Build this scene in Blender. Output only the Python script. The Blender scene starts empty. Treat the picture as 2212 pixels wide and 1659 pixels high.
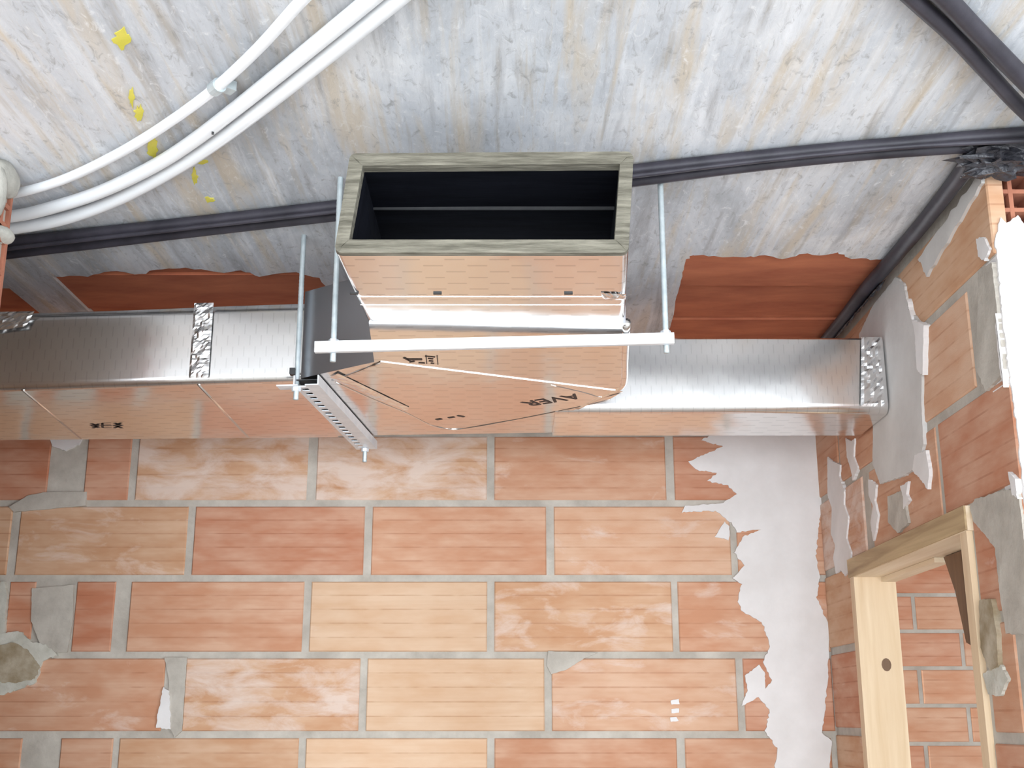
import bpy, bmesh, math, random
from mathutils import Vector, Matrix, noise as mnoise

random.seed(7)
scene = bpy.context.scene
COL = scene.collection
CH = 1.6                      # eye height; all z below are given relative to it
F = 2600.0                    # focal length in pixels of the 2212 x 1659 frame
PITCH = math.radians(15.48)
SP, CP = math.sin(PITCH), math.cos(PITCH)
ZC = 1.0                      # underside of ceiling
YB = 3.4                      # back wall
XR = 0.878                    # right wall
ZD = 0.684                    # underside of duct

# ------------------------------------------------------------ camera, light, exposure
cam = bpy.data.cameras.new('camera')
cam.sensor_width = 36.0
cam.sensor_fit = 'HORIZONTAL'
cam.lens = 36.0 * F / 2212.0
cam.clip_start = 0.02
camo = bpy.data.objects.new('camera', cam)
camo.location = (0, 0, CH)
camo.rotation_euler = (math.pi / 2 + PITCH, 0, 0)
COL.objects.link(camo)
scene.camera = camo

scene.view_settings.view_transform = 'Standard'
scene.view_settings.look = 'None'
scene.view_settings.gamma = 1.0
scene.view_settings.exposure = 0.45
scene.view_settings.use_curve_mapping = False

world = bpy.data.worlds.new('overcast_sky')
scene.world = world
world.use_nodes = True
bg = world.node_tree.nodes['Background']
bg.inputs['Color'].default_value = (0.86, 0.93, 1.0, 1)
bg.inputs['Strength'].default_value = 7.5


def portal(name, loc, rot, sx, sy):
    l = bpy.data.lights.new(name, 'AREA')
    l.shape = 'RECTANGLE'
    l.size, l.size_y = sx, sy
    l.cycles.is_portal = True
    o = bpy.data.objects.new(name, l)
    o.location = loc
    o.rotation_euler = rot
    COL.objects.link(o)


# the balcony opening behind the camera and the window opening of the right-hand bay
portal('balcony_daylight', (-0.25, -3.45, 1.05), (math.pi / 2, 0, 0), 5.9, 2.1)
portal('window_daylight', (3.75, -0.9, 1.2), (math.pi / 2, 0, math.pi / 2), 2.6, 2.2)


# ------------------------------------------------------------ pixel helpers
def ray(x, y):
    a, u = (x - 1106.0) / F, (829.5 - y) / F
    return a, CP - u * SP, u * CP + SP


def onY(x, y, Y):
    a, b, c = ray(x, y)
    t = Y / b
    return Vector((a * t, Y, c * t))


def onZ(x, y, Z):
    a, b, c = ray(x, y)
    t = Z / c
    return Vector((a * t, b * t, Z))


def onX(x, y, X):
    a, b, c = ray(x, y)
    t = X / a
    return Vector((X, b * t, c * t))


def s2l(r, g, b):
    def f(c):
        c /= 255.0
        return c / 12.92 if c <= 0.04045 else ((c + 0.055) / 1.055) ** 2.4
    return (f(r), f(g), f(b))


# ------------------------------------------------------------ material helpers
class NT:
    def __init__(self, name):
        self.m = bpy.data.materials.new(name)
        self.m.use_nodes = True
        self.t = self.m.node_tree
        self.b = self.t.nodes['Principled BSDF']

    def n(self, typ, **kw):
        nd = self.t.nodes.new(typ)
        for k, v in kw.items():
            if k in nd.inputs:
                self.put(nd.inputs[k], v)
            else:
                setattr(nd, k, v)
        return nd

    def put(self, sock, v):
        if isinstance(v, bpy.types.NodeSocket):
            self.t.links.new(v, sock)
        elif isinstance(v, (tuple, list)) and len(v) == 3 and sock.type == 'RGBA':
            sock.default_value = (*v, 1)
        else:
            sock.default_value = v

    def set(self, **kw):
        for k, v in kw.items():
            self.put(self.b.inputs[k.replace('_', ' ')], v)

    def coord(self, scale=(1, 1, 1), rot=(0, 0, 0), world=False, rnd=False):
        if world:
            src = self.n('ShaderNodeNewGeometry').outputs['Position']
        else:
            src = self.n('ShaderNodeTexCoord').outputs['Object']
        if rnd:
            oi = self.n('ShaderNodeObjectInfo')
            m = self.math('MULTIPLY', oi.outputs['Random'], 57.0)
            v = self.n('ShaderNodeVectorMath', operation='ADD')
            self.put(v.inputs[0], src)
            self.put(v.inputs[1], m)
            src = v.outputs[0]
        mp = self.n('ShaderNodeMapping')
        self.put(mp.inputs['Vector'], src)
        mp.inputs['Scale'].default_value = scale
        mp.inputs['Rotation'].default_value = rot
        return mp.outputs[0]

    def noise(self, vec, scale=5.0, detail=4.0, rough=0.55, dist=0.0):
        nd = self.n('ShaderNodeTexNoise')
        self.put(nd.inputs['Vector'], vec)
        nd.inputs['Scale'].default_value = scale
        nd.inputs['Detail'].default_value = detail
        nd.inputs['Roughness'].default_value = rough
        nd.inputs['Distortion'].default_value = dist
        return nd.outputs[0]

    def ramp(self, fac, stops):
        nd = self.n('ShaderNodeValToRGB')
        self.put(nd.inputs[0], fac)
        el = nd.color_ramp.elements
        while len(el) < len(stops):
            el.new(0.5)
        for e, (p, c) in zip(el, stops):
            e.position = p
            e.color = (*c, 1) if isinstance(c, (tuple, list)) else (c, c, c, 1)
        return nd.outputs[0]

    def math(self, op, a, b=0.0):
        nd = self.n('ShaderNodeMath', operation=op)
        self.put(nd.inputs[0], a)
        self.put(nd.inputs[1], b)
        return nd.outputs[0]

    def mix(self, fac, a, b, blend='MIX'):
        nd = self.n('ShaderNodeMix', data_type='RGBA', blend_type=blend)
        self.put(nd.inputs[0], fac)
        self.put(nd.inputs[6], a)
        self.put(nd.inputs[7], b)
        return nd.outputs[2]

    def bump(self, h, strength=0.3, dist=0.01):
        nd = self.n('ShaderNodeBump')
        nd.inputs['Strength'].default_value = strength
        nd.inputs['Distance'].default_value = dist
        self.put(nd.inputs['Height'], h)
        self.put(self.b.inputs['Normal'], nd.outputs[0])


def m_brick():
    """rib-scored clay; colour from the object colour, lime smears by its alpha"""
    k = NT('clay_brick')
    oi = k.n('ShaderNodeObjectInfo')
    big = k.noise(k.coord((3, 3, 9), rnd=True), 2.2, 3)
    streak = k.noise(k.coord((2, 2, 60), rnd=True), 1.5, 4)
    col = k.mix(k.ramp(big, [(0.35, 0.0), (0.65, 1.0)]), k.mix(1.0, oi.outputs['Color'], (0.95, 0.90, 0.86), 'MULTIPLY'),
                k.mix(0.28, oi.outputs['Color'], (0.80, 0.62, 0.47)))
    col = k.mix(k.ramp(streak, [(0.45, 0.0), (0.75, 0.3)]), col, k.mix(1.0, oi.outputs['Color'], (0.85, 0.76, 0.68), 'MULTIPLY'))
    # scored ribs
    zz = k.n('ShaderNodeSeparateXYZ')
    k.put(zz.inputs[0], k.coord())
    w = k.math('FRACT', k.math('MULTIPLY', k.math('ADD', zz.outputs[2], 5.0), 26.0))
    line = k.math('LESS_THAN', k.math('ABSOLUTE', k.math('SUBTRACT', w, 0.5)), 0.05)
    wob = k.noise(k.coord((5, 5, 1), rnd=True), 3.0, 2)
    line = k.math('MULTIPLY', line, k.ramp(wob, [(0.4, 0.15), (0.6, 0.85)]))
    col = k.mix(k.math('MULTIPLY', line, 0.5), col, k.mix(1.0, oi.outputs['Color'], (0.62, 0.45, 0.34), 'MULTIPLY'))
    # lime smears
    sm = k.noise(k.coord((1.3, 1.3, 3.2), rnd=True), 5.0, 6, 0.62, 0.4)
    thr = k.math('SUBTRACT', 0.78, k.math('MULTIPLY', oi.outputs['Alpha'], 0.50))
    f = k.n('ShaderNodeMapRange')
    k.put(f.inputs[0], k.math('SUBTRACT', sm, thr))
    f.inputs[1].default_value = 0.0
    f.inputs[2].default_value = 0.2
    f.inputs[4].default_value = 0.75
    col = k.mix(f.outputs[0], col, s2l(226, 208, 196))
    k.set(Base_Color=col, Roughness=0.85)
    fine = k.noise(k.coord((30, 30, 90), rnd=True), 6.0, 3)
    k.bump(k.math('SUBTRACT', k.math('MULTIPLY', fine, 0.3), line), 0.35, 0.003)
    return k.m


def m_noise(name, c1, c2, scale=8, stretch=(1, 1, 1), rough=0.9, bump=0.3, bd=0.006, world=False, lo=0.35, hi=0.68, detail=6, **kw):
    k = NT(name)
    v = k.coord(stretch, world=world)
    nz = k.noise(v, scale, detail, 0.6)
    k.set(Base_Color=k.ramp(nz, [(lo, c1), (hi, c2)]), Roughness=rough, **kw)
    fine = k.noise(v, scale * 5, 5)
    k.bump(k.math('ADD', nz, k.math('MULTIPLY', fine, 0.5)), bump, bd)
    return k.m


def m_concrete():
    k = NT('board_marked_concrete')
    v = k.coord(world=True)
    sep = k.n('ShaderNodeSeparateXYZ')
    k.put(sep.inputs[0], v)
    blot = k.noise(k.coord((1.3, 0.55, 1), world=True), 2.6, 7, 0.66, 0.6)
    streak = k.noise(k.coord((13, 1.0, 1), world=True), 1.5, 5, 0.6, 0.5)
    streak2 = k.noise(k.coord((24, 1.6, 1), (0, 0, 0.12), world=True), 1.3, 5, 0.6, 0.3)
    fine = k.noise(k.coord((16, 7, 6), world=True), 4.0, 7, 0.72, 0.8)
    a = k.ramp(blot, [(0.30, s2l(164, 168, 172)), (0.48, s2l(200, 203, 208)), (0.66, s2l(228, 228, 229))])
    a = k.mix(k.ramp(streak, [(0.50, 0.0), (0.66, 0.7)]), a, s2l(206, 190, 166))
    a = k.mix(k.ramp(streak, [(0.30, 0.7), (0.44, 0.0)]), a, s2l(158, 157, 158))
    a = k.mix(k.ramp(streak2, [(0.55, 0.0), (0.72, 0.6)]), a, s2l(238, 239, 242))
    a = k.mix(k.ramp(streak2, [(0.28, 0.6), (0.42, 0.0)]), a, s2l(172, 160, 142))
    a = k.mix(k.ramp(fine, [(0.30, 0.65), (0.45, 0.0)]), a, s2l(140, 138, 136))
    a = k.mix(k.ramp(fine, [(0.57, 0.0), (0.70, 0.6)]), a, s2l(240, 240, 240))
    # a few board joints running away from the camera
    bw = k.n('ShaderNodeMath', operation='ADD')
    k.put(bw.inputs[0], k.math('MULTIPLY', sep.outputs[0], 2.1))
    k.put(bw.inputs[1], k.math('MULTIPLY', k.noise(k.coord((1, 1.5, 1), world=True), 2.0, 3), 0.06))
    fr = k.math('ABSOLUTE', k.math('SUBTRACT', k.math('FRACT', k.math('ADD', bw.outputs[0], 40.13)), 0.5))
    lnm = k.n('ShaderNodeMapRange')
    k.put(lnm.inputs[0], fr)
    lnm.inputs[1].default_value = 0.012
    lnm.inputs[2].default_value = 0.0
    ln = k.math('MULTIPLY', lnm.outputs[0], k.ramp(blot, [(0.42, 0.0), (0.6, 0.45)]))
    a = k.mix(ln, a, s2l(150, 150, 151))
    k.set(Base_Color=a, Roughness=0.75)
    k.bump(k.math('ADD', k.math('MULTIPLY', streak, 0.8), k.math('MULTIPLY', fine, 0.6)), 0.35, 0.008)
    return k.m


def m_foil(name, dash=None, rough=0.2, wav=0.12, col=(0.88, 0.87, 0.86), dark=0.85):
    """aluminium facing with the reinforcement showing as staggered dashes; dash = (across axis, along axis, pitch, period)"""
    k = NT(name)
    low = k.noise(k.coord((1, 1, 1)), 4.0, 3, 0.5)
    base = col
    if dash:
        sp = k.n('ShaderNodeSeparateXYZ')
        k.put(sp.inputs[0], k.coord())
        a = k.math('ADD', k.math('DIVIDE', sp.outputs[dash[0]], dash[2]), 500.0)
        row = k.math('FLOOR', a)
        ln = k.math('LESS_THAN', k.math('ABSOLUTE', k.math('SUBTRACT', k.math('FRACT', a), 0.5)), 0.10)
        b = k.math('ADD', k.math('ADD', k.math('DIVIDE', sp.outputs[dash[1]], dash[3]), 500.0), k.math('MULTIPLY', row, 0.5))
        on = k.math('LESS_THAN', k.math('FRACT', b), 0.45)
        base = k.mix(k.math('MULTIPLY', ln, on), (*col,), tuple(c * dark for c in col))
    k.set(Base_Color=base, Metallic=1.0, Roughness=rough)
    k.bump(low, wav, 0.05)
    return k.m


def m_wood(name, c1, c2, axis):
    k = NT(name)
    sc = [22, 22, 22]
    sc[axis] = 1.3
    g = k.noise(k.coord(tuple(sc)), 1.6, 5, 0.55, 0.6)
    k.set(Base_Color=k.ramp(g, [(0.3, c1), (0.7, c2)]), Roughness=0.6)
    k.bump(g, 0.15, 0.003)
    return k.m


MAT = dict(
    brick=m_brick(),
    mortar=m_noise('grey_mortar', s2l(172, 164, 153), s2l(198, 191, 180), 14, bump=0.5),
    render=m_noise('smooth_grey_render', s2l(196, 192, 188), s2l(212, 209, 205), 7, bump=0.25),
    plaster=m_noise('white_plaster', s2l(218, 213, 210), s2l(232, 228, 226), 6, bump=0.2),
    stain=m_noise('brown_stain', s2l(140, 122, 92), s2l(190, 178, 158), 16, bump=0.4),
    concrete=m_concrete(),
    clay=m_noise('red_clay_block', s2l(168, 94, 66), s2l(200, 122, 86), 4, (1, 3, 1), bump=0.25),
    clay_raw=m_noise('clay_cell', s2l(150, 92, 72), s2l(186, 124, 98), 9, bump=0.3),
    foil_h=m_foil('foil_facing_underside', (1, 0, 0.026, 0.07), 0.17, 0.08, dark=0.78),
    foil_p=m_foil('foil_facing_plain', None, 0.2, 0.10),
    foil_v=m_foil('foil_facing_side', (0, 2, 0.012, 0.05), 0.22, 0.07, (0.86, 0.855, 0.85), 0.88),
    foil_x=m_foil('foil_facing_shaded_return', None, 0.32, 0.06, (0.56, 0.56, 0.59)),  # same foil darkened: the dark look of the side faces is in the colour
    tape=m_noise('crinkled_foil_tape', (0.86, 0.86, 0.87), (0.92, 0.92, 0.92), 20, rough=0.22, bump=0.1, Metallic=1.0),
    lining=m_noise('black_lining', (0.002, 0.0024, 0.005), (0.006, 0.007, 0.012), 6, (1, 8, 1), rough=0.8, bump=0.1, Specular_IOR_Level=0.1),
    wool=m_noise('mineral_wool_edge', s2l(92, 88, 76), s2l(148, 143, 128), 9, (1.2, 8, 14), bump=0.7, detail=7),
    zinc=m_noise('galvanised_steel', (0.66, 0.70, 0.74), (0.78, 0.81, 0.84), 30, rough=0.5, bump=0.05, Metallic=0.3),
    rod=m_noise('zinc_threaded_rod', s2l(182, 193, 196), s2l(208, 216, 218), 40, rough=0.45, bump=0.1, Metallic=0.35),
    pvc=m_noise('white_pvc_and_glare', (0.86, 0.88, 0.90), (0.90, 0.91, 0.92), 4, rough=0.35, bump=0.02),  # plastic pipes; also the glare painted on the rail front
    foam=m_noise('black_foam_sleeve', s2l(38, 36, 44), s2l(64, 61, 70), 10, (1, 1, 1), rough=0.5, bump=0.15),
    plastic=m_noise('crumpled_black_plastic', (0.02, 0.02, 0.025), (0.06, 0.06, 0.07), 30, rough=0.10, bump=0.5, bd=0.01),
    wood=m_wood('planed_pine', s2l(214, 184, 146), s2l(232, 208, 176), 2),
    wood_y=m_wood('planed_pine_cross', s2l(222, 198, 164), s2l(240, 222, 196), 1),
    wood_d=m_wood('weathered_pine', s2l(150, 122, 88), s2l(206, 180, 138), 1),
    wood_b=m_wood('brown_timber', s2l(96, 70, 50), s2l(134, 102, 74), 2),
    floor=m_noise('dusty_screed', s2l(200, 197, 192), s2l(218, 215, 210), 3, bump=0.2),
    ink=m_noise('black_print', s2l(52, 42, 42), s2l(70, 58, 56), 60, rough=0.6, bump=0.0),
    dark=m_noise('dark_rubber_and_shade', (0.02, 0.02, 0.022), (0.03, 0.03, 0.03), 40, rough=0.6, bump=0.1),  # washer, staples and seam; also the shade painted inside the channel
    stain_grey=m_noise('pale_grey_grout', s2l(150, 148, 140), s2l(190, 187, 178), 18, bump=0.6),
    yellow=m_noise('yellow_paint', s2l(205, 196, 70), s2l(226, 214, 96), 20, rough=0.7, bump=0.1),
    offwhite=m_noise('dried_white_grout', s2l(184, 181, 168), s2l(214, 211, 200), 18, bump=0.6),
)


# ------------------------------------------------------------ object helpers
WL = {}


def empty(name, loc, label=None, cat=None, group=None, kind=None):
    o = bpy.data.objects.new(name, None)
    o.empty_display_size = 0.05
    l = Vector(loc) + Vector((0, 0, CH))
    o.location = l
    WL[o] = l
    COL.objects.link(o)
    return tag(o, label, cat, group, kind)


def tag(o, label=None, cat=None, group=None, kind=None):
    for k, v in (('label', label), ('category', cat), ('group', group), ('kind', kind)):
        if v:
            o[k] = v
    return o


def mk(name, verts, faces, mat, parent=None, smooth=False, color=None, recalc=True):
    vs = [Vector(v) for v in verts]
    lo = Vector([min(v[i] for v in vs) for i in range(3)])
    hi = Vector([max(v[i] for v in vs) for i in range(3)])
    c = (lo + hi) / 2
    me = bpy.data.meshes.new(name)
    me.from_pydata([v - c for v in vs], [], faces)
    bm = bmesh.new()
    bm.from_mesh(me)
    big = [f for f in bm.faces if len(f.verts) > 4]
    if big:
        bmesh.ops.triangulate(bm, faces=big)
    if recalc:
        bmesh.ops.recalc_face_normals(bm, faces=bm.faces)
    for f in bm.faces:
        f.smooth = smooth
    bm.to_mesh(me)
    bm.free()
    me.materials.append(MAT[mat])
    o = bpy.data.objects.new(name, me)
    w = c + Vector((0, 0, CH))
    WL[o] = w
    o.location = w
    if parent is not None:
        o.parent = parent
        o.location = w - WL[parent]
    if color:
        o.color = color
    COL.objects.link(o)
    return o


class MB:
    def __init__(self):
        self.v, self.f = [], []

    def add(self, vs, fs):
        n = len(self.v)
        self.v += [Vector(v) for v in vs]
        self.f += [tuple(i + n for i in f) for f in fs]
        return self

    def box(self, x0, x1, y0, y1, z0, z1):
        return self.add([(x0, y0, z0), (x1, y0, z0), (x1, y1, z0), (x0, y1, z0), (x0, y0, z1), (x1, y0, z1), (x1, y1, z1), (x0, y1, z1)],
                        [(0, 3, 2, 1), (4, 5, 6, 7), (0, 1, 5, 4), (1, 2, 6, 5), (2, 3, 7, 6), (3, 0, 4, 7)])

    def prism(self, pts, d):
        """pts: closed outline (3-D, planar); d: offset vector"""
        n = len(pts)
        d = Vector(d)
        vs = [Vector(p) for p in pts] + [Vector(p) + d for p in pts]
        fs = [tuple(range(n)), tuple(range(2 * n - 1, n - 1, -1))]
        fs += [(i, (i + 1) % n, (i + 1) % n + n, i + n) for i in range(n)]
        return self.add(vs, fs)

    def tube(self, path, r, seg=12, caps=True):
        P = [Vector(p) for p in path]
        rings = []
        up = Vector((0, 0, 1))
        for i, p in enumerate(P):
            t = (P[min(i + 1, len(P) - 1)] - P[max(i - 1, 0)]).normalized()
            if abs(t.dot(up)) > 0.95:
                up = Vector((1, 0, 0))
            a = t.cross(up).normalized()
            b = a.cross(t).normalized()
            rr = r[i] if isinstance(r, list) else r
            rings.append([p + rr * (math.cos(2 * math.pi * k / seg) * a + math.sin(2 * math.pi * k / seg) * b) for k in range(seg)])
        vs = [v for q in rings for v in q]
        fs = []
        for i in range(len(P) - 1):
            for k in range(seg):
                fs.append((i * seg + k, i * seg + (k + 1) % seg, (i + 1) * seg + (k + 1) % seg, (i + 1) * seg + k))
        if caps:
            fs.append(tuple(range(seg)))
            fs.append(tuple(range((len(P) - 1) * seg, len(P) * seg)))
        return self.add(vs, fs)

    def build(self, name, mat, parent=None, **kw):
        return mk(name, self.v, self.f, mat, parent, **kw)


def box(name, x0, x1, y0, y1, z0, z1, mat, parent=None, **kw):
    return MB().box(x0, x1, y0, y1, z0, z1).build(name, mat, parent, **kw)


def smooth_path(pts, n=8):
    P = [Vector(p) for p in pts]
    P = [P[0] * 2 - P[1]] + P + [P[-1] * 2 - P[-2]]
    out = []
    for i in range(1, len(P) - 2):
        for k in range(n):
            t = k / n
            a, b, c, d = P[i - 1], P[i], P[i + 1], P[i + 2]
            out.append(0.5 * ((2 * b) + (c - a) * t + (2 * a - 5 * b + 4 * c - d) * t * t + (3 * b - a - 3 * c + d) * t ** 3))
    out.append(P[-2])
    return out


def rag(pts, amp, n=5, axes=(0, 1, 2)):
    """outline subdivided and roughened at two scales"""
    out = []
    N = len(pts)
    sh = [Vector([random.uniform(-amp, amp) * 1.2 if a in axes else 0 for a in range(3)]) for _ in pts]
    for i, p in enumerate(pts):
        q = pts[(i + 1) % N]
        L = (Vector(q) - Vector(p)).length
        k_n = max(2, min(14, int(L / 0.006)))
        for k in range(k_n):
            v = (Vector(p) + sh[i]).lerp(Vector(q) + sh[(i + 1) % N], k / k_n)
            for a in axes:
                v[a] += random.uniform(-amp, amp) * 0.55
            out.append(v)
    return out


def shade_auto(o):
    for p in o.data.polygons:
        p.use_smooth = True
    m = o.modifiers.new('edge split', 'EDGE_SPLIT')
    m.split_angle = math.radians(40)


# ------------------------------------------------------------ bricks
def brick_mesh_pts(w, h, d, c=0.003):
    """face looks towards -Y, chamfered front edges; centred"""
    x, z = w / 2, h / 2
    v = [(-x, c, -z), (x, c, -z), (x, c, z), (-x, c, z), (-x + c, 0, -z + c), (x - c, 0, -z + c), (x - c, 0, z - c), (-x + c, 0, z - c),
         (-x, d, -z), (x, d, -z), (x, d, z), (-x, d, z)]
    f = [(4, 5, 6, 7), (0, 1, 5, 4), (1, 2, 6, 5), (2, 3, 7, 6), (3, 0, 4, 7), (8, 9, 1, 0), (9, 10, 2, 1), (10, 11, 3, 2), (11, 8, 0, 3), (11, 10, 9, 8)]
    return v, f


PAL = dict(o=(199, 147, 116), r=(194, 134, 104), t=(200, 155, 120), p=(216, 181, 149), d=(184, 121, 91), q=(207, 163, 133))


def bcol(k, a):
    r, g, b = s2l(*PAL[k])
    j = random.uniform(0.95, 1.05)
    return (r * j, g * j, b * j, a)


def brickY(x0, x1, z0, z1, Y, parent, key='o', a=0.2, d=0.03, name='brick'):
    v, f = brick_mesh_pts(x1 - x0, z1 - z0, d)
    off = Vector(((x0 + x1) / 2, Y + random.uniform(-0.0015, 0.0015), (z0 + z1) / 2))
    return mk(name, [Vector(p) + off for p in v], f, 'brick', parent, color=bcol(key, a))


def brickX(y0, y1, z0, z1, X, parent, key='o', a=0.2, d=0.03):
    """face looks towards -X"""
    v, f = brick_mesh_pts(y1 - y0, z1 - z0, d)
    j = random.uniform(-0.0015, 0.0015)
    return mk('brick', [(p[1] + X + j, (y0 + y1) / 2 - p[0], p[2] + (z0 + z1) / 2) for p in v], f, 'brick', parent, color=bcol(key, a))


def zrow(y):
    return onY(1106, y, YB)[2]


# ------------------------------------------------------------ back wall
WB = box('wall_back', -4.3, XR + 0.1, YB + 0.005, YB + 0.1, -CH, ZC, 'mortar')
tag(WB, kind='structure')
J = [ZC, zrow(936), zrow(1087), zrow(1249), zrow(1415), zrow(1587)]
while J[-1] - 0.211 > -CH - 0.1:
    J.append(J[-1] - 0.211)
HJ = 0.0095
rows = {
    1: [(-330, -60, 'o', .1), (-45, 105, 'd', .05), (185, 280, 'r', .1), (296, 664, 't', .75), (684, 1052, 't', .8), (1068, 1438, 'o', .35), (1456, 1800, 'r', .2)],
    2: [(-345, 20, 't', .2), (38, 402, 't', .5), (418, 786, 'r', .15), (803, 1180, 'o', .15), (1197, 1578, 'q', .45), (1592, 1800, 'o', .3)],
    3: [(-280, -8, 'o', .2), (14, 70, 'r', .2), (160, 244, 'd', .15), (278, 654, 'o', .25), (670, 1052, 'p', .25), (1068, 1452, 't', .55), (1466, 1800, 'o', .4)],
    4: [(-420, -30, 'o', .3), (-14, 352, 'o', .45), (398, 776, 't', .72), (792, 1176, 'p', .3), (1192, 1592, 'q', .45), (1608, 1800, 'r', .2)],
    5: [(-330, 40, 'o', .2), (125, 238, 'o', .15), (252, 642, 't', .2), (658, 1052, 'p', .2), (1068, 1464, 'o', .15), (1482, 1800, 'o', .2)],
}
for r in range(len(J) - 1):
    zt, zb = J[r] - HJ, max(J[r + 1] + HJ, -CH + 0.002)
    if zt - zb < 0.03:
        continue
    if r in rows:
        yc = {1: 1012, 2: 1168, 3: 1332, 4: 1500, 5: 1672}[r]
        for (x0, x1, k, a) in rows[r]:
            X0, X1 = onY(x0, yc, YB)[0], min(onY(x1, yc, YB)[0], XR + 0.004)
            brickY(X0, X1, zb, zt, YB, WB, k, a)
        xs = onY(rows[r][0][0], yc, YB)[0] - 0.014
    else:
        xs = XR
        first = 0.30 if r % 2 else 0.52
        x1 = XR + 0.004
        w = first
        while x1 - w > -2.6:
            brickY(x1 - w, x1, zb, zt, YB, WB, random.choice('orttq'), random.uniform(.1, .5))
            x1 -= w + 0.016
            w = 0.5
        xs = x1
    while xs > -2.95:
        brickY(max(xs - 0.5, -3.2), xs, zb, zt, YB, WB, random.choice('orttq'), random.uniform(.1, .5))
        xs -= 0.516


PN = [0]


def layer():
    PN[0] += 1
    return 0.00025 * (PN[0] % 9)


def patchY(name, px, mat, parent, Y=YB, th=0.004, amp=0.003, n=4):
    th += layer()
    pts = rag([onY(x, y, Y - th) for x, y in px], amp, n, (0, 2))
    return MB().prism(pts, (0, th + 0.012, 0)).build(name, mat, parent)


def patchX(name, px, mat, parent, X=XR, th=0.0035, amp=0.003, n=4):
    th += layer()
    pts = rag([onX(x, y, X - th) for x, y in px], amp, n, (1, 2))
    pts = [Vector((q[0], max(q[1], YE + random.uniform(0.001, 0.004)), q[2])) for q in pts]
    return MB().prism(pts, (th + 0.012, 0, 0)).build(name, mat, parent)


patchY('plaster_strip', [(1560, 860), (1535, 935), (1512, 948), (1560, 962), (1520, 985), (1488, 1000), (1505, 1018), (1548, 1024), (1530, 1040), (1572, 1048),
                         (1592, 1066), (1560, 1084), (1478, 1092), (1476, 1104), (1548, 1104), (1582, 1128), (1596, 1146), (1640, 1142), (1602, 1160), (1590, 1196),
                         (1606, 1226), (1584, 1246), (1600, 1262), (1592, 1296), (1604, 1322), (1648, 1346), (1660, 1392), (1652, 1428), (1664, 1470), (1640, 1504),
                         (1662, 1536), (1652, 1580), (1676, 1620), (1668, 1720), (1684, 1860), (1670, 2100), (1800, 2100), (1794, 1860), (1790, 1720), (1794, 1600), (1780, 1586), (1788, 1480), (1790, 1360), (1762, 1286),
                         (1774, 1246), (1766, 1200), (1772, 1130), (1782, 1060), (1776, 980), (1768, 860)], 'plaster', WB, amp=0.004)
patchY('plaster_smear', [(1640, 1436), (1655, 1450), (1650, 1500), (1600, 1526), (1618, 1490), (1610, 1462)], 'plaster', WB)
patchY('plaster_smear', [(1562, 1128), (1578, 1136), (1574, 1164), (1546, 1160)], 'plaster', WB)
patchY('plaster_smear', [(1448, 1512), (1466, 1510), (1468, 1520), (1450, 1522)], 'plaster', WB, th=0.004, amp=0.001)
patchY('plaster_smear', [(1450, 1532), (1466, 1530), (1467, 1540), (1450, 1541)], 'plaster', WB, th=0.004, amp=0.001)
patchY('plaster_smear', [(1448, 1550), (1462, 1549), (1466, 1558), (1448, 1559)], 'plaster', WB, th=0.004, amp=0.001)
patchY('mortar_smear', [(1184, 1408), (1290, 1410), (1262, 1424), (1224, 1446), (1192, 1458), (1182, 1440)], 'mortar', WB, amp=0.0015)
patchY('mortar_smear', [(98, 1062), (186, 1062), (186, 1092), (30, 1106), (20, 1096), (60, 1072)], 'mortar', WB, amp=0.0015)
patchY('mortar_smear', [(356, 1420), (404, 1420), (400, 1470), (392, 1580), (378, 1592), (362, 1560), (366, 1470)], 'mortar', WB, amp=0.0015)
patchY('mortar_smear', [(70, 1270), (160, 1262), (158, 1340), (146, 1408), (92, 1410), (66, 1340)], 'mortar', WB, amp=0.0015)
patchY('plaster_smear', [(352, 1486), (366, 1490), (372, 1572), (338, 1574), (342, 1536)], 'plaster', WB, th=0.008)
patchY('plaster_smear', [(106, 944), (176, 944), (170, 958), (142, 974), (112, 962)], 'plaster', WB)
patchY('lime_stain', [(-30, 1372), (40, 1368), (70, 1384), (98, 1392), (122, 1418), (92, 1430), (80, 1476), (40, 1492), (-30, 1512)], 'offwhite', WB, th=0.008, amp=0.005)
patchY('brown_stain', [(-30, 1396), (30, 1388), (62, 1408), (84, 1436), (74, 1466), (30, 1474), (-30, 1470)], 'stain', WB, th=0.012, amp=0.004)
patchY('timber_chip', [(-40, 1262), (10, 1258), (14, 1290), (8, 1366), (-40, 1370)], 'offwhite', WB, th=0.01)

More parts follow.
